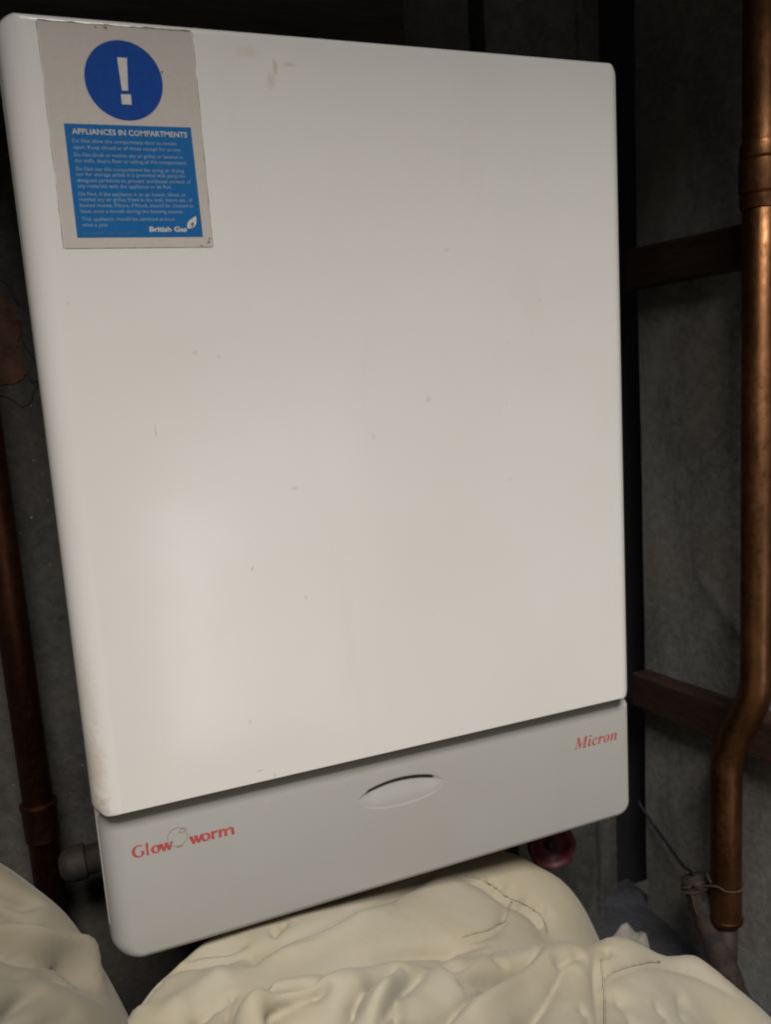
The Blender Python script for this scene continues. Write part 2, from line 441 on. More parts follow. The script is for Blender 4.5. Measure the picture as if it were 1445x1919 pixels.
# --- white enamel, yellowed and marked
def enamel(name, base, marks, rough=.30):
    t = NT(name)
    big = t.noise(7, 4, .55); mid = t.noise(45, 5, .6)
    k = t.mix(t.ramp(big, .35, .7), base, (base[0] * .985, base[1] * .975, base[2] * .955))
    sm_ = t.ramp(t.noise(16, 5, .62, .8, (1.0, 1, .22)), .52, .74)
    k = t.mix(t.math('MULTIPLY', sm_, .20), k, (base[0] * .86, base[1] * .83, base[2] * .76))
    sp = t.ramp(t.noise(150, 2, .4), .765, .80)
    k = t.mix(t.math('MULTIPLY', sp, .28), k, (.42, .33, .22))
    for c, r, col, s, wrp in marks:
        k = t.mix(t.math('MULTIPLY', t.spot(loc(*c), r, wrp, .9 if r[2] > .009 else .7), s * .75), k, col)
    st = t.noise(30, 4, .6, .0, (1.0, 1, .12))
    t.bump(t.math('ADD', t.noise(260, 2, .5), t.math('MULTIPLY', t.noise(14, 3), 2.0)), .022, .002)
    r2 = t.math('ADD', t.ramp(st, .3, .7, rough - .02, rough + .03), t.ramp(mid, .3, .7, -.01, .02))
    return t.set(k, r2, spec=.5)
D = 10.0                                                # blotch radius along the depth axis: effectively flat
brown, grey, tan = (.30, .22, .13), (.30, .29, .26), (.50, .42, .27)
marks = [((.1513, 0, .8538), (.0022, D, .0055), tan, .8, .30), ((.1600, 0, .8555), (.0060, D, .0018), tan, .6, .30), ((.136, 0, .861), (.012, D, .0045), (.60, .54, .40), .6, .35),
         ((.148, 0, .846), (.0030, D, .0070), tan, .45, .35),
         ((.0865, 0, .686), (.0024, D, .0024), grey, .30, .25), ((.101, 0, .683), (.0016, D, .0016), grey, .25, .25), ((.2405, 0, .647), (.0024, D, .0034), grey, .38, .25), ((.199, 0, .625), (.0018, D, .0024), brown, .25, .25), ((.142, 0, .596), (.0028, D, .0018), tan, .55, .3),
         ((.1095, 0, .547), (.0006, D, .0022), (.12, .1, .08), .7, .15), ((.110, 0, .397), (.0016, D, .0026), brown, .45, .3), ((.112, 0, .403), (.0008, D, .003), brown, .5, .2),
         ((.102, 0, .4085), (.0032, D, .0008), grey, .5, .25), ((.058, 0, .640), (.0007, D, .006), grey, .45, .2), ((.26, 0, .745), (.0022, D, .0016), tan, .4, .3),
         ((.301, 0, .585), (.0016, D, .0016), grey, .25, .25), ((.33, 0, .71), (.0014, D, .002), tan, .35, .25), ((.30, 0, .64), (.0016, D, .0012), tan, .4, .25),
         ((.0985, 0, .4440), (.0018, D, .0020), tan, .5, .25),
         ((-.002, 0, .432), (.011, D, .034), (.40, .30, .18), .55, .30), ((-.001, 0, .406), (.008, D, .010), (.30, .22, .13), .6, .30), ((.000, 0, .480), (.008, D, .040), (.50, .41, .27), .35, .3)]
M_white = enamel('white_enamel', (.70, .684, .660), marks, .17)
M_case = enamel('white_case', (.66, .64, .59), [])

# casing behind the cover
bm = bmesh.new(); box(bm, -.0050, .4040, .0215, .258, .3100, .866, .003)
obj('casing', bm, M_case, boiler)
# front cover
bm = bmesh.new()
rc = [(.0075, .0075), (.0075, .0075), (.011, .011), (.011, .011)]
rings = shell(bm, BX0 - .0006, BX1, ZS, BZ1 + .0005, rc, .0165, .0120, .0055, .0022, .0170, 0.0, .0210)
bm.faces.new(rings[-1])
for v in bm.verts:
    a = min(max(v.co.x / .4, 0), 1); b = min(max((v.co.z - ZS) / (BZ1 - ZS), 0), 1)
    v.co.x -= (.0034 * b + .0052 * (1 - b)) * (1 - a) ** 4
    if b > .9: v.co.z += .0050 * (1 - a) + .0022 * a
    if b < .1: v.co.z -= .0012 * (1 - a) ** 3
bmesh.ops.recalc_face_normals(bm, faces=bm.faces[:])
cover = obj('front_cover', bm, M_white, boiler); auto_smooth(cover, 30)

# grey lower panel with a scooped handle
PX0, PX1, PZ0, PZ1, PY = .0026, .4112, .2888, .3955, .0120
pm = [(((c[0] - .0084) * 1.022 + .0084, c[1], .6663 + (c[2] - .6663) * 1.022), r, col, s, w) for c, r, col, s, w in [((.105, 0, .3855), (.0030, D, .0018), tan, .55, .3), ((.1195, 0, .3845), (.0010, D, .0010), brown, .4, .3), ((.163, 0, .3826), (.0010, D, .0012), brown, .5, .25), ((.151, 0, .3838), (.0035, D, .0010), tan, .4, .35),
      ((.198, 0, .3520), (.008, D, .004), (.40, .35, .28), .35, .5), ((.06, 0, .345), (.012, D, .005), (.40, .37, .30), .25, .5), ((.30, 0, .34), (.02, D, .006), (.39, .36, .30), .25, .5)]]
M_grey = enamel('grey_plastic', (.382, .377, .364), pm, .42)
EX, EZ, ERX, ERZ = .2069, .3624, .0337, .0117
SX = .2066                                              # middle of the finger slot
def zbot(x): return .3686 - .0034 * ((x - SX) / .0262) ** 2
def ztop(x): return .3720 - .0042 * ((x - SX) / .0262) ** 2
bm = bmesh.new()
prc = [(.0190, .0190), (.0150, .0150), (.0085, .0085), (.0060, .0060)]
rings = shell(bm, PX0, PX1, PZ0, PZ1, prc, 0.0135, .0070, .0085, .0085, .0165, PY, .0320, n=16)
NU = 168
us = [-math.cos(math.pi * i / NU) for i in range(NU + 1)]
topl = [bm.verts.new((EX + ERX * u, PY, EZ + ERZ * math.sqrt(max(0, 1 - u * u)))) for u in us]
botl = [topl[0]] + [bm.verts.new((EX + ERX * u, PY, EZ - ERZ * math.sqrt(max(0, 1 - u * u)))) for u in us[1:-1]] + [topl[-1]]
ed = []
for L in (topl, botl):
    for a, b in zip(L, L[1:]): ed.append(bm.edges.new((a, b)))
n = len(rings[-1])
for i in range(n):
    ed.append(bm.edges.get((rings[-1][i], rings[-1][(i + 1) % n])))
bmesh.ops.triangle_fill(bm, use_beauty=True, use_dissolve=False, edges=ed)
for v in bm.verts:
    if abs(v.co.x - EX) < ERX + .002 and abs(v.co.z - EZ) < ERZ + .002 and v.co.y < PY + .0001: continue
    a = min(max(v.co.x / .4, 0), 1); b = min(max((v.co.z - PZ0) / (PZ1 - PZ0), 0), 1)
    v.co.x -= .0078 * (1 - a) ** 4
    v.co.z -= .0058 * (1 - b) * (1 - a) ** 2
bmesh.ops.recalc_face_normals(bm, faces=bm.faces[:])
panel = obj('lower_panel', bm, M_grey, boiler); auto_smooth(panel, 30)

def sm(a, b, x):
    t = min(1, max(0, (x - a) / (b - a))); return t * t * (3 - 2 * t)
bm = bmesh.new(); NV = 150
def depth(x, z):
    t = max(0, 1 - ((x - EX) / ERX) ** 2) ** .5
    zl = EZ - ERZ * t
    if z <= zbot(x) or abs(x - SX) > .0266:
        top = zbot(x) if abs(x - SX) <= .0266 else min(zbot(x), EZ + ERZ * t)
        s = (z - zl) / max(top - zl, 1e-5)
        fade = sm(.0330, .0200, abs(x - SX))
        dish = (.0004 * sm(0, .12, s) + .0020 * sm(0, 1, s) * s) * (.12 + .88 * fade)
        if z > zbot(x): dish *= sm(EZ + ERZ * t, zbot(x), z)
        return dish
    end = sm(.0266, .0252, abs(x - SX))
    if z <= ztop(x): return .002 + .016 * end
    q = (z - ztop(x)) / .0022
    return (.0030 * (1 - math.sqrt(max(0, 1 - (1 - min(q, 1)) ** 2)))) * (1 if q < 1 else 0) * end
G = []
for i, u in enumerate(us):
    t = math.sqrt(max(0, 1 - u * u)); x = EX + ERX * u
    G.append([(x, EZ + ERZ * t * (-1 + 2 * j / NV)) for j in range(NV + 1)])
VV = [[bm.verts.new((x, PY + (0 if j in (0, NV) else depth(x, z)), z)) for j, (x, z) in enumerate(row)] for row in G]
for i in range(NU):
    for j in range(NV):
        try: bm.faces.new((VV[i][j], VV[i + 1][j], VV[i + 1][j + 1], VV[i][j + 1]))
        except ValueError: pass
bmesh.ops.remove_doubles(bm, verts=bm.verts, dist=1e-7)
bmesh.ops.recalc_face_normals(bm, faces=bm.faces[:])
sc = obj('handle_recess', bm, M_grey, panel); auto_smooth(sc, 50)
# dark pocket behind the slot is the recess itself: its back wall
M_slot = mat_flat('slot_dark', (.03, .027, .024), .9)

# ------------------------------------------------------------------ printing
def ink(name, col, rough=.45, var=.08):
    m = mat_flat(name, col, .55, var, 300); m.node_tree.nodes['Principled BSDF'].inputs['Specular IOR Level'].default_value = .10; return m
def flat_poly(bm, pts, y, th=.00012):
    f = [bm.verts.new((x, y, z)) for x, z in pts]; g = [bm.verts.new((x, y + th, z)) for x, z in pts]
    bm.faces.new(f)
    for i in range(len(pts)):
        j = (i + 1) % len(pts); bm.faces.new((f[i], g[i], g[j], f[j]))
def fill_loops(bm, loops, y):
    """planar polygons with holes"""
    ed = []
    for L in loops:
        vs = [bm.verts.new((x, y, z)) for x, z in L]
        for i in range(len(vs)): ed.append(bm.edges.new((vs[i], vs[(i + 1) % len(vs)])))
    bmesh.ops.triangle_fill(bm, use_beauty=True, use_dissolve=False, edges=ed, normal=(0, -1, 0))
def ell(cx, cz, a, b, n=28, rot=0):
    return [(cx + a * math.cos(t) * math.cos(rot) - b * math.sin(t) * math.sin(rot), cz + a * math.cos(t) * math.sin(rot) + b * math.sin(t) * math.cos(rot)) for t in [k * 2 * math.pi / n for k in range(n)]]
def text_bm(bm, s, x, z, width, y, size=None, bold=0.0):
    cu = bpy.data.curves.new('print', 'FONT'); cu.body = s; cu.size = 1.0; cu.offset = bold; cu.resolution_u = 2
    o = bpy.data.objects.new('print', cu); COL.objects.link(o)
    dg = bpy.context.evaluated_depsgraph_get(); dg.update()
    me = bpy.data.meshes.new_from_object(o.evaluated_get(dg))
    xs = [v.co.x for v in me.vertices]; mn, mx = min(xs), max(xs)
    k = width / (mx - mn); kz = k if size is None else size
    me.transform(Matrix(((k, 0, 0, x - mn * k), (0, 0, 0, y), (0, kz, 0, z), (0, 0, 0, 1))))
    bm.from_mesh(me)
    bpy.data.objects.remove(o); bpy.data.curves.remove(cu); bpy.data.meshes.remove(me)

# --- warning sticker
M_stick = ink('sticker_vinyl', (.50, .455, .415), .5, .025)
sx0, sx1, sz0, sz1 = .0187, .1030, .7487, .8695
bm = bmesh.new(); flat_poly(bm, [(sx0, sz0), (sx1 + .0004, sz0 - .0001), (sx1 - .0005, sz1 + .0002), (sx0, sz1)], -.00035, .0003)
sticker = obj('warning_sticker', bm, M_stick, boiler, smooth=False); sticker['label'] = 'warning sticker with blue disc and blue text block'
t = NT('grime'); gm = t.ramp(t.noise(170, 5, .7), .42, .72)
M_grime = t.set(t.mix(gm, (.14, .115, .08), (.42, .375, .31)), .8)
def grime_strip(bm, a, b, w, seed, y=-.00018):
    rnd = random.Random(seed); n = 46; A = []; B = []
    d = Vector((b[0] - a[0], b[1] - a[1])); nrm = Vector((-d.y, d.x)).normalized()
    for i in range(n + 1):
        p = Vector(a) + d * (i / n); k = w * (.35 + .9 * (.5 + .5 * noise.noise(Vector((i * .33, seed * 7.7, 0)))) + rnd.uniform(0, .25))
        A.append(bm.verts.new((p.x - nrm.x * .0004, y, p.y - nrm.y * .0004))); B.append(bm.verts.new((p.x + nrm.x * k, y, p.y + nrm.y * k)))
    for i in range(n): bm.faces.new((A[i], A[i + 1], B[i + 1], B[i]))
bm = bmesh.new()
grime_strip(bm, (sx1 - .0005, sz1 + .0001), (sx0, sz1), -.0011, 1)
grime_strip(bm, (sx0, sz1), (sx0, sz0), -.0008, 2)
grime_strip(bm, (sx1, sz0), (sx1 - .0005, sz1), -.0008, 3)
grime_strip(bm, (sx0, sz0), (sx1, sz0), -.0003, 5)
obj('grime_edge', bm, M_grime, sticker, smooth=False)
M_dirt = ink('dirt', (.20, .17, .13), .9)
for c, r, sd in (((.1012, .7515), .0010, 1), ((.1018, .7535), .0007, 2), ((.0545, .8688), .0011, 3), ((.049, .8686), .0007, 4), ((.0835, .8468), .0007, 5), ((.0965, .7494), .0006, 6)):
    bm = bmesh.new(); rnd = random.Random(sd); flat_poly(bm, [(c[0] + r * rnd.uniform(.4, 1.2) * math.cos(a), c[1] + r * rnd.uniform(.4, 1.3) * math.sin(a)) for a in [k * math.pi / 5 for k in range(10)]], -.00048)
    obj('dirt_spot', bm, M_dirt, sticker, smooth=False)
M_disc = ink('disc_blue', (.004, .052, .27), .38); M_pan = ink('panel_blue', (.009, .115, .32), .38, .06)
dcx, dcz, dr = .0616, .8410, .0216
bm = bmesh.new(); flat_poly(bm, ell(dcx, dcz, dr, dr, 72), -.00050)
obj('warning_disc', bm, M_disc, sticker, smooth=False)
M_ink = ink('white_ink', (.56, .54, .50), .4)
bm = bmesh.new()
flat_poly(bm, [(.0591, .8533), (.0598, .8356), (.0632, .8356), (.0645, .8533)], -.00068); flat_poly(bm, [(.0590, .8281), (.0590, .8336), (.0644, .8336), (.0644, .8281)], -.00068)
obj('exclamation_mark', bm, M_ink, sticker, smooth=False)
bm = bmesh.new(); flat_poly(bm, [(.0261, .7544), (.0981, .7545), (.0970, .8169), (.0261, .8166)], -.00050)
obj('text_block', bm, M_pan, sticker, smooth=False)
TXT = [('Do Not allow this compartment door to remain', .8065, .0580), ('open. Keep closed at all times except for access.', .8031, .0606), ('Do Not block or restrict any air grilles or louvres in', .7990, .0607),
       ('the walls, doors, floor or ceiling of this compartment.', .7958, .0632), ('Do Not use this compartment for airing or drying', .7913, .0607), ('nor for storage unless it is provided with purpose-', .7884, .0618),
       ('designed partitions to prevent accidental contact of', .7851, .0641), ('any materials with the appliance or its flue.', .7820, .0526), ('Do Not, if the appliance is an air heater, block or', .7776, .0605),
       ('restrict any air grilles fitted in the wall, doors etc. of', .7746, .0640), ('heated rooms. Filters, if fitted, should be cleaned at', .7714, .0644), ('least once a month during the heating season.', .7681, .0582),
       ('This appliance should be serviced at least', .7638, .0526), ('once a year.', .7606, .0146)]
bm = bmesh.new(); text_bm(bm, 'APPLIANCES IN COMPARTMENTS', .0300, .8111, .0644, -.00068, bold=.012)
obj('heading', bm, M_ink, sticker, smooth=False)
M_ink2 = ink('pale_blue_ink', (.26, .36, .47), .4)
bm = bmesh.new()
for s, z, w in TXT: text_bm(bm, s, .0297, z, w, -.00068, size=.0030)
obj('instructions', bm, M_ink2, sticker, smooth=False)
bm = bmesh.new(); text_bm(bm, 'Form GP204. Com Code 02040', .0297, .7562, .0294, -.00068, size=.0020)
obj('form_number', bm, ink('faint_blue_ink', (.09, .19, .33), .4), sticker, smooth=False)
bm = bmesh.new(); text_bm(bm, 'British Gas', .0671, .7576, .0217, -.00068, size=.0040, bold=.03)
obj('company_name', bm, M_ink, sticker, smooth=False)
# flame emblem: a white leaf with a small blue notch
bm = bmesh.new()
leaf = catmull([Vector((p[0], p[1], 0)) for p in [(.0893, .7592), (.0894, .7618), (.0908, .7640), (.0930, .7654), (.0949, .7664), (.0950, .7640), (.0944, .7616), (.0930, .7600), (.0910, .7594), (.0893, .7592)]], 4)[:-1]
flat_poly(bm, [(p.x, p.y) for p in leaf], -.00068)
fl = obj('flame_emblem', bm, M_ink, sticker, smooth=False)
bm = bmesh.new(); flat_poly(bm, [(.0906, .7617), (.0920, .7622), (.0931, .7634), (.0933, .7622), (.0927, .7608), (.0916, .7600), (.0921, .7616)], -.00084)
obj('flame_notch', bm, ink('notch_blue', (.03, .07, .16), .4), sticker, smooth=False)

# --- maker's lettering on the grey panel (heavy flared letters drawn by hand)
M_red_ink = ink('red_ink', (.42, .080, .080), .45, .12)
YI = PY - .00016
YN = [0]
def yi():
    YN[0] += 1; return PY - .00016 - .000006 * (YN[0] % 24)
B0 = .3681                                              # laid out on the cover's plane, then carried back to the panel
GS = (PY + .5347) / .5347
def carry(o):
    for v in o.data.vertices:
        x, z = v.co.x + BL.x, v.co.z + BL.z
        v.co.x = .0084 + (x - .0084) * GS - BL.x; v.co.z = .6663 + (z - .6663) * GS - BL.z
    return o
def stroke(bm, a, b, w0, w1):
    """flared stem from a to b, width w0 -> w1 measured horizontally"""
    flat_poly(bm, [(a[0], a[1]), (a[0] + w0, a[1]), (b[0] + w1, b[1]), (b[0], b[1])], yi(), .00006)
XH = .0056
def letter_o(bm, x, w):
    fill_loops(bm, [ell(x + w / 2, B0 + XH / 2, w / 2, XH / 2 + .0001, 32), ell(x + w / 2, B0 + XH / 2, w / 2 - .0021, XH / 2 - .00085, 28, .12)], yi())
def letter_w(bm, x, w):
    t = .0025; t2 = .0016
    stroke(bm, (x, B0 + XH), (x + w * .24, B0), t, t2); stroke(bm, (x + w * .24, B0), (x + w * .47, B0 + XH * .98), t2, t2 * .8)
    stroke(bm, (x + w * .36, B0 + XH), (x + w * .60, B0), t, t2); stroke(bm, (x + w * .60, B0), (x + w - t2 * .8, B0 + XH), t2, t2 * .9)
bm = bmesh.new()
# G
cx, cz = .0191, B0 + .0042
out = [(cx + .0043 * math.cos(R(a)), cz + .0043 * math.sin(R(a))) for a in range(48, 331, 9)]
inn = [(cx + .00025 + .00245 * math.cos(R(a)), cz + .0035 * math.sin(R(a))) for a in range(330, 47, -9)]
fill_loops(bm, [out + inn], yi())
flat_poly(bm, [(.0206, B0 + .0004), (.0224, B0 + .0012), (.0226, B0 + .0039), (.0206, B0 + .0039)], yi(), .00006)
# l
flat_poly(bm, [(.0236, B0), (.0254, B0), (.0252, B0 + .0040), (.0255, B0 + .0087), (.0236, B0 + .0085), (.0238, B0 + .0040)], yi(), .00006)
letter_o(bm, .0266, .0064); letter_w(bm, .0319, .0090)
letter_w(bm, .0512, .0088); letter_o(bm, .0588, .0066)
# r, m
def stem(x, h=XH): flat_poly(bm, [(x, B0), (x + .0021, B0), (x + .0020, B0 + h * .5), (x + .0021, B0 + h), (x, B0 + h), (x + .0001, B0 + h * .5)], yi(), .00006)
def arch(x0, x1, down=True):
    w = x1 - x0; o_ = [(x0 + w * k / 10, B0 + XH * .55 + XH * .47 * math.sin(math.pi * (.18 + .82 * k / 10) * .62)) for k in range(11)]
    i_ = [(x0 + w * k / 10, B0 + XH * .40 + XH * .36 * math.sin(math.pi * (.18 + .82 * k / 10) * .62)) for k in range(10, -1, -1)]
    fill_loops(bm, [o_ + i_], yi())
stem(.0657); arch(.0672, .0700)
stem(.0706); arch(.0722, .0750); stem(.0743, XH * .86); arch(.0758, .0797); stem(.0790, XH * .86)
carry(obj('maker_lettering', bm, M_red_ink, panel, smooth=False))
# faint round outline between the two words
bm = bmesh.new()
fill_loops(bm, [ell(.0440, .3757, .0064, .0066, 40), ell(.0440, .3757, .00605, .00625, 40)], yi())
flat_poly(bm, [(.0432, .3688), (.0470, .3690), (.0472, .3684), (.0430, .3682)], yi(), .00006)
fill_loops(bm, [ell(.0478, .3795, .0026, .0014, 20, .2), ell(.0478, .3795, .0023, .0011, 20, .2)], yi())
carry(obj('round_emblem', bm, ink('faded_red_ink', (.36, .215, .20), .45, .1), panel, smooth=False))
# model word, slanted serif letters
MIC = [[188,-11,173,114,158,238,144,363,119,269,94,176,69,82,65,68,63,56,62,47,64,37,67,30,74,24,82,20,94,17,109,15,109,10,109,5,109,0,61,0,13,0,-35,0,-35,5,-35,10,-35,15,-22,16,-10,18,-1,20,7,25,15,32,21,41,27,52,32,67,38,85,63,180,88,274,113,369,116,381,118,393,119,403,118,413,114,421,108,426,99,431,87,433,72,435,72,440,72,445,72,451,123,451,173,451,224,451,237,344,250,238,263,132,332,238,401,344,469,451,520,451,571,451,622,451,622,445,622,440,622,435,608,434,597,432,587,429,579,425,572,418,566,409,560,398,555,383,549,365,524,271,499,176,473,82,472,76,470,70,469,64,469,59,468,53,468,47,473,30,489,20,516,15,516,10,516,5,516,0,445,0,375,0,305,0,305,5,305,10,305,15,319,16,331,18,340,21,349,26,355,33,361,40,363,45,366,51,368,57,371,65,374,75,377,85,403,182,428,278,453,374,371,246,289,118,207,-11,201,-11,194,-11],
       [719,371,707,373,696,377,687,384,680,393,676,404,674,416,676,428,680,438,687,447,696,454,707,459,719,460,730,459,741,454,750,447,757,438,761,428,763,416,761,404,757,393,750,384,741,377,730,373],
       [636,-8,622,-7,610,-2,600,5,593,15,589,27,588,41,588,47,589,55,591,64,593,73,595,81,597,87,608,128,620,170,631,211,634,221,636,229,638,237,639,243,640,249,640,254,637,264,628,271,612,273,610,273,608,273,606,273,606,278,606,284,606,289,630,292,654,295,676,299,697,302,717,306,737,310,717,235,696,160,676,85,673,73,672,63,671,55,672,48,676,44,682,42,694,48,710,64,729,90,733,87,738,84,742,81,708,31,672,2],
       [874,-9,844,-6,819,3,799,19,784,40,775,66,772,97,774,130,783,163,797,195,817,226,841,253,869,277,899,295,930,306,960,310,982,308,1001,302,1016,291,1028,279,1035,265,1038,249,1036,236,1032,225,1026,216,1017,209,1007,205,995,203,984,205,975,208,967,213,962,220,958,228,957,238,958,244,960,251,963,258,967,265,969,270,970,275,968,283,963,287,954,289,943,287,932,281,920,270,909,257,899,241,889,223,879,203,871,182,865,161,860,139,857,118,856,99,857,79,862,63,869,51,879,42,891,36,904,34,931,41,958,62,985,96,991,92,997,88,1003,83,964,32,921,1],
       [1044,0,1062,70,1081,141,1100,211,1103,222,1106,232,1107,240,1109,247,1109,251,1109,254,1106,264,1097,271,1082,273,1080,273,1078,273,1076,273,1075,278,1075,284,1075,289,1115,295,1160,302,1209,310,1197,269,1184,229,1172,189,1182,209,1193,227,1202,243,1211,257,1220,270,1229,280,1238,289,1246,296,1255,302,1263,306,1272,309,1280,310,1301,305,1313,290,1317,265,1316,251,1312,240,1307,230,1299,223,1289,219,1278,218,1265,220,1254,227,1244,238,1242,240,1240,241,1238,241,1223,234,1205,212,1185,175,1174,151,1163,125,1152,97,1142,67,1133,35,1124,0,1097,0,1070,0],
       [1414,-9,1385,-6,1360,4,1338,20,1322,41,1312,68,1308,98,1310,123,1315,147,1324,172,1336,196,1350,219,1366,241,1385,260,1405,277,1426,291,1448,301,1471,308,1494,310,1526,306,1552,297,1574,281,1590,260,1600,234,1603,203,1601,179,1596,155,1588,130,1577,106,1563,83,1547,61,1528,41,1508,24,1487,10,1463,-1,1439,-7],
       [1422,13,1432,15,1442,21,1452,30,1462,43,1471,57,1480,74,1488,92,1496,111,1503,132,1509,152,1514,172,1518,191,1521,210,1523,226,1524,240,1520,267,1509,283,1490,288,1480,286,1470,281,1460,272,1450,260,1440,246,1431,229,1423,211,1416,192,1409,172,1403,151,1397,131,1393,111,1390,92,1388,74,1388,58,1391,33,1403,18],
       [1847,-9,1822,-4,1807,13,1802,41,1803,52,1805,67,1809,84,1815,104,1822,127,1831,153,1839,176,1846,199,1854,222,1857,232,1859,240,1860,246,1858,254,1854,259,1847,261,1823,253,1797,229,1770,190,1757,165,1744,137,1731,107,1720,74,1709,38,1700,0,1673,0,1647,0,1620,0,1639,70,1657,141,1676,211,1680,222,1682,232,1684,240,1685,247,1685,251,1686,254,1683,264,1673,271,1658,273,1656,273,1654,273,1652,273,1652,278,1651,284,1651,289,1692,295,1736,302,1785,310,1773,271,1762,232,1750,193,1775,230,1798,259,1821,281,1843,297,1866,306,1890,310,1918,304,1935,287,1940,259,1940,251,1938,240,1935,226,1931,210,1926,191,1919,170,1899,109,1887,71,1882,57,1884,49,1888,45,1894,43,1900,44,1907,48,1913,55,1920,64,1929,76,1938,90,1943,87,1948,83,1953,80,1934,53,1916,31,1900,13,1883,1,1865,-7]]
k = .0396 / 1.988
bm = bmesh.new()
def decode(L): return [(.3478 + (x * .001 + .035) * k, B0 - .0002 + z * .001 * k * .98) for x, z in zip(L[0::2], L[1::2])]
polys = [decode(L) for L in MIC]
for i in range(len(polys)):
    if i == 6: continue
    fill_loops(bm, [polys[5], polys[6]] if i == 5 else [polys[i]], yi())
carry(obj('model_lettering', bm, M_red_ink, panel, smooth=False))

# ================================================================== BEDDING
def cotton(name, col):
    t = NT(name); a = t.noise(12, 4, .55); b = t.noise(55, 5, .65); c = t.noise(900, 2, .6)
    k = t.mix(t.ramp(a, .35, .7), col, (col[0] * .93, col[1] * .90, col[2] * .82))
    k = t.mix(t.math('MULTIPLY', t.ramp(b, .5, .75), .25), k, (col[0] * .84, col[1] * .77, col[2] * .64))
    cr = t.math('ABSOLUTE', t.math('SUBTRACT', t.noise(34, 3, .55, 1.2, (1.0, .55, 1.0)), .5))      # fine crumples
    cr = t.ramp(cr, .0, .16)
    t.bump(t.math('ADD', t.math('ADD', t.math('MULTIPLY', b, .35), t.math('MULTIPLY', c, .35)), t.math('MULTIPLY', cr, .06)), .22, .0016)
    t.b.inputs['Sheen Weight'].default_value = .12
    return t.set(k, .92, spec=.15)
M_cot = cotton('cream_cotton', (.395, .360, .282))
M_cot_shade = cotton('cream_cotton_shade', (.215, .193, .146))  # darker copy of the cotton: the left heap's shade put into its colour

def tps(ctrl):
    """thin-plate spline through (x, y, z) points"""
    P = np.array(ctrl, float); n = len(P)
    def U(r2): return np.where(r2 > 1e-12, r2 * np.log(r2 + 1e-12), 0)
    d2 = ((P[:, None, :2] - P[None, :, :2]) ** 2).sum(-1)
    K = U(d2) + np.eye(n) * 2e-5
    Q = np.c_[np.ones(n), P[:, :2]]
    A = np.zeros((n + 3, n + 3)); A[:n, :n] = K; A[:n, n:] = Q; A[n:, :n] = Q.T
    w = np.linalg.solve(A, np.r_[P[:, 2], 0, 0, 0])
    def f(X, Y):
        out = w[n] + w[n + 1] * X + w[n + 2] * Y
        for i in range(n): out = out + w[i] * U((X - P[i, 0]) ** 2 + (Y - P[i, 1]) ** 2)
        return out
    return f

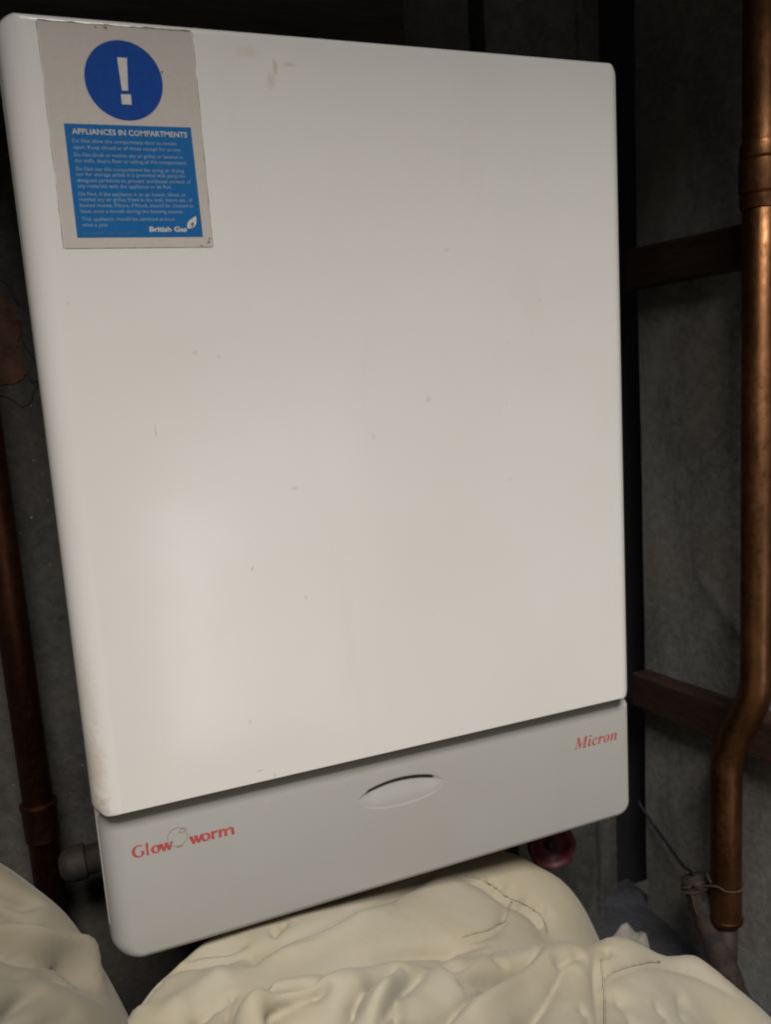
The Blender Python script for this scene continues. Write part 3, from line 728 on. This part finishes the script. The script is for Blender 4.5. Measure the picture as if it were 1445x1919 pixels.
SURF = {}
def seen_at(F, pj, ok, dist, u, v):
    """nearest-to-camera surface point along a line of sight"""
    d = (pj[:, 0] - u) ** 2 + (pj[:, 1] - v) ** 2 + np.where(ok, 0, 1e9)
    c = np.flatnonzero(d < 64)
    return c[(dist[c] + np.sqrt(d[c]) * .0004).argmin()] if len(c) else d.argmin()
def bundle(key, m, label, seen, hidden, xr, yr, folds, zmax=None, seed=1.0, step=.0022, depth=1.0, front=None):
    """crumpled heap: a smooth top through the given points, gathered along fold lines that are anchored on it"""
    f = tps([tuple(atY(u, v, Y)) for u, v, Y in seen] + hidden)
    X, Y = np.meshgrid(np.arange(xr[0], xr[1] + 1e-9, step), np.arange(yr[0], yr[1] + 1e-9, step), indexing='ij')
    Z = np.maximum(f(X, Y), .004)
    if zmax is not None: Z = np.where(Z > zmax - .006, zmax - .006 + .004 * np.tanh((Z - zmax + .006) / .004), Z)
    if front is not None:                       # a second roll of the same duvet, running into the first towards the left
        g = tps([tuple(atY(u, v, Y_)) for u, v, Y_ in front[0]] + front[1])(X, Y)
        k = np.clip((X - .10) / .18, 0, 1); k = .0100 - .0075 * k * k * (3 - 2 * k)
        hi = np.maximum(Z, g); Z = np.maximum(hi + k * np.log(np.exp((Z - hi) / k) + np.exp((g - hi) / k)) - k * .25, .004)
    P = np.stack([X, Y, Z], -1)
    N = np.cross(np.gradient(P, axis=0), np.gradient(P, axis=1)); N /= np.linalg.norm(N, axis=-1, keepdims=True)
    F = P.reshape(-1, 3); NF = N.reshape(-1, 3); pj = project(F); ok = ((CAM - F) * NF).sum(1) > 0; far = np.sqrt(((F - CAM) ** 2).sum(1))
    D = np.zeros(len(F))
    for pts, kind, amp, wid in folds:
        q = []
        for c in catmull([Vector((*p, 0)) for p in pts], 6):
            q.append(F[seen_at(F, pj, ok, far, c.x, c.y)])
        q = np.array(q)
        for _ in range(14): q[1:-1] = (q[:-2] + 2 * q[1:-1] + q[2:]) / 4
        best = np.full(len(F), 1e9); al = np.zeros(len(F)); side = np.zeros(len(F)); L = len(q) - 1
        for i in range(L):
            a, b = q[i], q[i + 1]; ab = b - a
            t_ = np.clip(((F - a) @ ab) / ((ab ** 2).sum() + 1e-12), 0, 1); r = F - (a + t_[:, None] * ab)
            d = np.sqrt((r ** 2).sum(1)); u = d < best
            s = np.sign((np.cross(np.broadcast_to(ab, r.shape), r) * NF).sum(1))
            best = np.where(u, d, best); al = np.where(u, (i + t_) / L, al); side = np.where(u, s, side)
        tp = np.clip(np.minimum(al, 1 - al) * 4, 0, 1) ** .8
        A = amp * .0016 * depth; w = wid * .00095
        wob = 1 + .25 * np.sin(al * 9 + seed * 5 + amp)
        if kind == 'valley': D -= A * tp * wob * (.52 * np.exp(-best / w) + .48 * np.exp(-best / (w * .30)))
        elif kind == 'ridge': D += A * tp * wob * np.exp(-(best / w) ** 2)
        elif kind == 'seam': D -= A * (.25 + .75 * tp) * np.exp(-best / w)
    W = np.zeros(len(F))
    for i, p in enumerate(F):
        v = Vector(p)
        if ok[i]: W[i] = .0014 * noise.noise(v * 13 + Vector((seed, 0, 0))) + .0003 * noise.noise(v * 38 + Vector((0, seed, 0))) + .00022 * noise.noise(v * 130)
    P = P + (NF * (D + W)[:, None]).reshape(P.shape)
    if zmax is not None: P[..., 2] = np.where(P[..., 1] > -.012, np.minimum(P[..., 2], zmax - .003), P[..., 2])
    for _ in range(1):
        P[1:-1, 1:-1] = P[1:-1, 1:-1] * .5 + (P[:-2, 1:-1] + P[2:, 1:-1] + P[1:-1, :-2] + P[1:-1, 2:]) * .125
    P[..., 2] = np.maximum(P[..., 2], .002)
    SURF[key] = P
    nx, ny = X.shape
    bm = bmesh.new()
    V = [[bm.verts.new(P[i, j]) for j in range(ny)] for i in range(nx)]
    for i in range(nx - 1):
        for j in range(ny - 1): bm.faces.new((V[i][j], V[i + 1][j], V[i + 1][j + 1], V[i][j + 1]))
    r = bmesh.ops.extrude_edge_only(bm, edges=[e for e in bm.edges if len(e.link_faces) == 1])
    for v in r['geom']:
        if isinstance(v, bmesh.types.BMVert): v.co.z = .001
    bmesh.ops.recalc_face_normals(bm, faces=bm.faces[:])
    return tag(obj('duvet', bm, m), label, 'duvet', 'cream bedding')
M_seam = mat_flat('seam_thread', (.34, .30, .22), .95, .2, 300)
def piping(o, key, pxs):
    """stitched seam lying on the bundle's surface"""
    P = SURF[key]; N = np.cross(np.gradient(P, axis=0), np.gradient(P, axis=1)); N /= np.linalg.norm(N, axis=-1, keepdims=True)
    F = P.reshape(-1, 3); NF = N.reshape(-1, 3); pj = project(F); ok = ((CAM - F) * NF).sum(1) > 0; far = np.sqrt(((F - CAM) ** 2).sum(1))
    q = []
    for c in catmull([Vector((*p, 0)) for p in pxs], 8):
        i = seen_at(F, pj, ok, far, c.x, c.y); q.append(F[i] + NF[i] * .0004)
    q = np.array(q)
    for _ in range(6): q[1:-1] = (q[:-2] + 2 * q[1:-1] + q[2:]) / 4
    bm = bmesh.new(); tube(bm, [Vector(p) for p in q], [.0007 + .0002 * noise.noise(Vector((i * .6, 3, 1))) for i in range(len(q))], 8)
    s = obj('seam', bm, M_seam, o)

folds = [([(-70, 1690), (-20, 1696), (22, 1718), (50, 1738), (80, 1747), (115, 1744), (150, 1752)], 'valley', 9, 7),
         ([(-70, 1725), (-10, 1732), (30, 1744), (70, 1757), (125, 1760), (160, 1778), (182, 1812), (192, 1850)], 'ridge', 7, 7),
         ([(-70, 1755), (-10, 1761), (58, 1777), (100, 1778), (130, 1780), (155, 1798), (172, 1830), (182, 1870)], 'valley', 11, 8),
         ([(-60, 1812), (33, 1806), (75, 1808), (116, 1812), (146, 1830), (160, 1865)], 'valley', 5, 8),
         ([(-70, 1672), (0, 1672), (50, 1680), (85, 1690)], 'valley', 5, 6),
         ([(-60, 1890), (0, 1880), (30, 1862), (60, 1848), (100, 1845)], 'valley', 6, 8),
         ([(-60, 1900), (17, 1888), (66, 1899), (108, 1901), (150, 1896)], 'valley', 7, 8)]
bundle('left', M_cot_shade, 'smaller cream cotton duvet heaped on the left, clear of the boiler',
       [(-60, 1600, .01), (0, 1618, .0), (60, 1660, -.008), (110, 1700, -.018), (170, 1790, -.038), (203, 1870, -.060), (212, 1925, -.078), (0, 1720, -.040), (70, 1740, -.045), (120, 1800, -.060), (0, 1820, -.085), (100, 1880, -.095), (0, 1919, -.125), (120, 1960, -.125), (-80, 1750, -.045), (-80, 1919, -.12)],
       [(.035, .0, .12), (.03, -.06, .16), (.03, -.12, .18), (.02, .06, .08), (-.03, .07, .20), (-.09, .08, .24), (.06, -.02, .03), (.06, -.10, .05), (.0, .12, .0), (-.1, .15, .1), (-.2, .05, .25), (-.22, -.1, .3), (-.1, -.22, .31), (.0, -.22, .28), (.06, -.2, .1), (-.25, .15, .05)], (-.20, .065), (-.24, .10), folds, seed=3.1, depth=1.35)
folds = [([(560, 1745), (600, 1727), (699, 1680), (774, 1646), (811, 1629)], 'valley', 15, 5.5), ([(462, 1800), (474, 1780), (500, 1769), (560, 1745), (610, 1722)], 'valley', 13, 6),
         ([(480, 1790), (560, 1762), (650, 1722), (740, 1680)], 'ridge', 4, 10),
         ([(472, 1777), (420, 1784), (374, 1790), (320, 1801), (280, 1815)], 'valley', 8, 6), ([(469, 1758), (430, 1762), (389, 1768), (330, 1786)], 'valley', 8, 5), ([(540, 1712), (520, 1735), (500, 1742)], 'valley', 5, 4),
         ([(305, 1822), (262, 1842), (225, 1858)], 'valley', 6, 6), ([(255, 1854), (240, 1877), (216, 1906)], 'valley', 5, 4), ([(438, 1850), (427, 1874), (419, 1925)], 'valley', 4, 3.5), ([(424, 1869), (387, 1887), (355, 1914)], 'valley', 6, 6),
         ([(438, 1849), (500, 1836), (560, 1818), (640, 1798), (760, 1777), (850, 1764), (930, 1757)], 'valley', 10, 9), ([(560, 1879), (530, 1898), (505, 1925)], 'valley', 5, 5), ([(440, 1800), (400, 1830), (340, 1870), (300, 1910)], 'ridge', 4, 11),
         ([(870, 1637), (919, 1652), (954, 1680), (987, 1695), (1012, 1712), (1025, 1734), (1027, 1756)], 'seam', 7, 6), ([(959, 1690), (952, 1710), (939, 1729), (914, 1742), (855, 1755)], 'seam', 5, 5),
         ([(927, 1651), (921, 1640), (918, 1632)], 'valley', 3, 3), ([(954, 1672), (958, 1660), (966, 1650)], 'valley', 3, 3), ([(1022, 1729), (1030, 1716), (1038, 1700)], 'valley', 4, 3), ([(940, 1664), (936, 1652), (938, 1644)], 'valley', 2.5, 2.5), ([(985, 1694), (995, 1684), (1000, 1672)], 'valley', 2.5, 3), ([(1004, 1706), (1014, 1696), (1018, 1686)], 'valley', 2.5, 2.5)]
folds += [([(1012, 1760), (990, 1776), (954, 1804), (892, 1851), (840, 1890), (795, 1930)], 'valley', 21.0, 8.6), ([(1045, 1764), (1000, 1790), (940, 1835), (880, 1880), (840, 1915)], 'ridge', 7.0, 9.2),
         ([(1076, 1790), (1041, 1850), (1004, 1889), (955, 1935)], 'valley', 12.6, 10.3), ([(1100, 1776), (1075, 1786), (1040, 1790)], 'valley', 5.6, 5.8),
         ([(860, 1764), (845, 1770), (774, 1826), (737, 1874), (705, 1925)], 'valley', 15.4, 6.9), ([(745, 1790), (715, 1806), (690, 1837), (660, 1872), (636, 1925)], 'valley', 16.8, 8.0), ([(765, 1848), (756, 1885), (748, 1925)], 'valley', 7.0, 5.8),
         ([(897, 1766), (885, 1788), (852, 1797), (835, 1800)], 'valley', 5.6, 4.0), ([(965, 1788), (920, 1806), (895, 1812), (862, 1836)], 'valley', 8.4, 5.8), ([(905, 1768), (930, 1778), (958, 1776)], 'valley', 4.2, 4.0),
         ([(760, 1800), (735, 1830), (705, 1870), (680, 1915)], 'ridge', 7.0, 8.0), ([(620, 1830), (580, 1862), (540, 1890), (500, 1930)], 'valley', 11.2, 9.2),
         ([(1122, 1764), (1128, 1803), (1132, 1839), (1134, 1877), (1132, 1940)], 'seam', 7, 6), ([(1134, 1836), (1156, 1818), (1194, 1807), (1242, 1799), (1297, 1812), (1345, 1836), (1385, 1862)], 'seam', 5, 5.5),
         ([(1145, 1765), (1142, 1776), (1150, 1786)], 'valley', 4.2, 4.6), ([(1090, 1870), (1110, 1890), (1120, 1920)], 'valley', 3.5, 6.9), ([(1165, 1850), (1180, 1885), (1210, 1930)], 'valley', 4.2, 10.3), ([(1290, 1860), (1280, 1885), (1295, 1915)], 'valley', 3.5, 8.0), ([(1230, 1870), (1260, 1900), (1270, 1930)], 'valley', 3.5, 6.9)]
o = bundle('main', M_cot, 'large crumpled cream cotton duvet with stitched seams, stuffed under the boiler and spilling forward',
       [(188, 1885, -.070), (210, 1846, -.045), (258, 1808, -.025), (372, 1757, .0), (480, 1716, .02), (600, 1690, .03), (720, 1662, .035), (830, 1632, .045), (900, 1612, .055), (965, 1600, .062), (1010, 1624, .060), (1060, 1658, .052), (1098, 1705, .038), (1114, 1750, .020), (700, 1770, -.030), (850, 1720, -.004), (1000, 1715, .010), (500, 1800, -.045), (900, 1765, -.030), (1030, 1770, -.018), (350, 1850, -.062), (300, 1919, -.095), (500, 1919, -.115), (650, 1850, -.060), (430, 1860, -.075), (800, 1850, -.060)],
       [(-.035, -.03, .12), (-.03, .04, .08), (.03, .095, .17), (.07, .09, .225), (.13, .10, .245), (.22, .11, .235), (.30, .13, .20), (.20, .19, .08), (.08, .18, .05), (.36, .14, .12), (.405, .10, .07), (.43, .05, .04), (.44, .0, .04), (.42, -.05, .10), (.40, -.10, .15), (.35, -.12, .20), (.2, -.2, .30), (.05, -.2, .29), (-.04, -.14, .22), (-.05, -.09, .12), (.3, .22, .02), (.45, .12, .0)], (-.06, .55), (-.26, .15), folds, zmax=.286, seed=1.7, depth=.85, step=.0019,
       front=([(985, 1772, -.062), (1050, 1758, -.055), (1108, 1770, -.052), (1138, 1756, -.050), (1165, 1757, -.050), (1205, 1776, -.048), (1245, 1792, -.047), (1300, 1790, -.050), (1345, 1822, -.058), (1400, 1868, -.070), (1440, 1903, -.080), (1490, 1960, -.095), (900, 1776, -.066), (800, 1788, -.078), (700, 1806, -.070), (600, 1825, -.072), (520, 1842, -.075), (452, 1880, -.086), (430, 1925, -.103), (1000, 1850, -.105), (1000, 1919, -.138), (1130, 1850, -.098), (1200, 1919, -.128), (1350, 1919, -.098), (1250, 1850, -.088), (800, 1850, -.110), (700, 1919, -.134), (550, 1919, -.115)],
              [(.12, -.04, .20), (.2, -.0, .18), (.29, .0, .16), (.36, .0, .13), (.44, .0, .08), (.50, -.02, .03), (.54, -.08, .02), (.52, -.16, .08), (.48, -.22, .14), (.40, -.25, .22), (.3, -.26, .27), (.18, -.26, .30), (.06, -.24, .25), (.04, -.16, .22), (.03, -.09, .17), (.42, .06, .02), (.3, .08, .05)]))
piping(o, 'main', [(876, 1639), (919, 1652), (954, 1680), (987, 1695), (1012, 1712), (1025, 1734), (1027, 1750)])
piping(o, 'main', [(959, 1690), (952, 1710), (939, 1729), (914, 1742), (870, 1752)])
piping(o, 'main', [(1127, 1795), (1132, 1839), (1134, 1877), (1132, 1930), (1131, 1960)])
piping(o, 'main', [(1134, 1836), (1156, 1818), (1194, 1807), (1242, 1799)])
# --- crumpled scrap of white paper behind the front bundle
c = atY(1188, 1768, .03)
bm = bmesh.new(); n = 15; V = []
for i in range(n):
    for j in range(n):
        a, b = i / (n - 1) - .5, j / (n - 1) - .5
        h = noise.noise(Vector((a * 2.2, b * 2.2, 2.2))) * .012 + abs(noise.noise(Vector((a * 3.5, b * 3.5, 5)))) * .005
        V.append(bm.verts.new((c[0] + a * .034 + b * .008, c[1] + b * .03, c[2] + h - abs(a) * .016 + b * .012)))
for i in range(n - 1):
    for j in range(n - 1): bm.faces.new((V[i * n + j], V[(i + 1) * n + j], V[(i + 1) * n + j + 1], V[i * n + j + 1]))
g = bmesh.ops.extrude_face_region(bm, geom=bm.faces[:])
for v in g['geom']:
    if isinstance(v, bmesh.types.BMVert): v.co.z -= .0006
bmesh.ops.recalc_face_normals(bm, faces=bm.faces[:])
tag(obj('paper_scrap', bm, mat_flat('dull_paper', (.20, .19, .165), .9, .1, 80), smooth=True), 'crumpled scrap of dull white paper poking up behind the front duvet', 'paper')
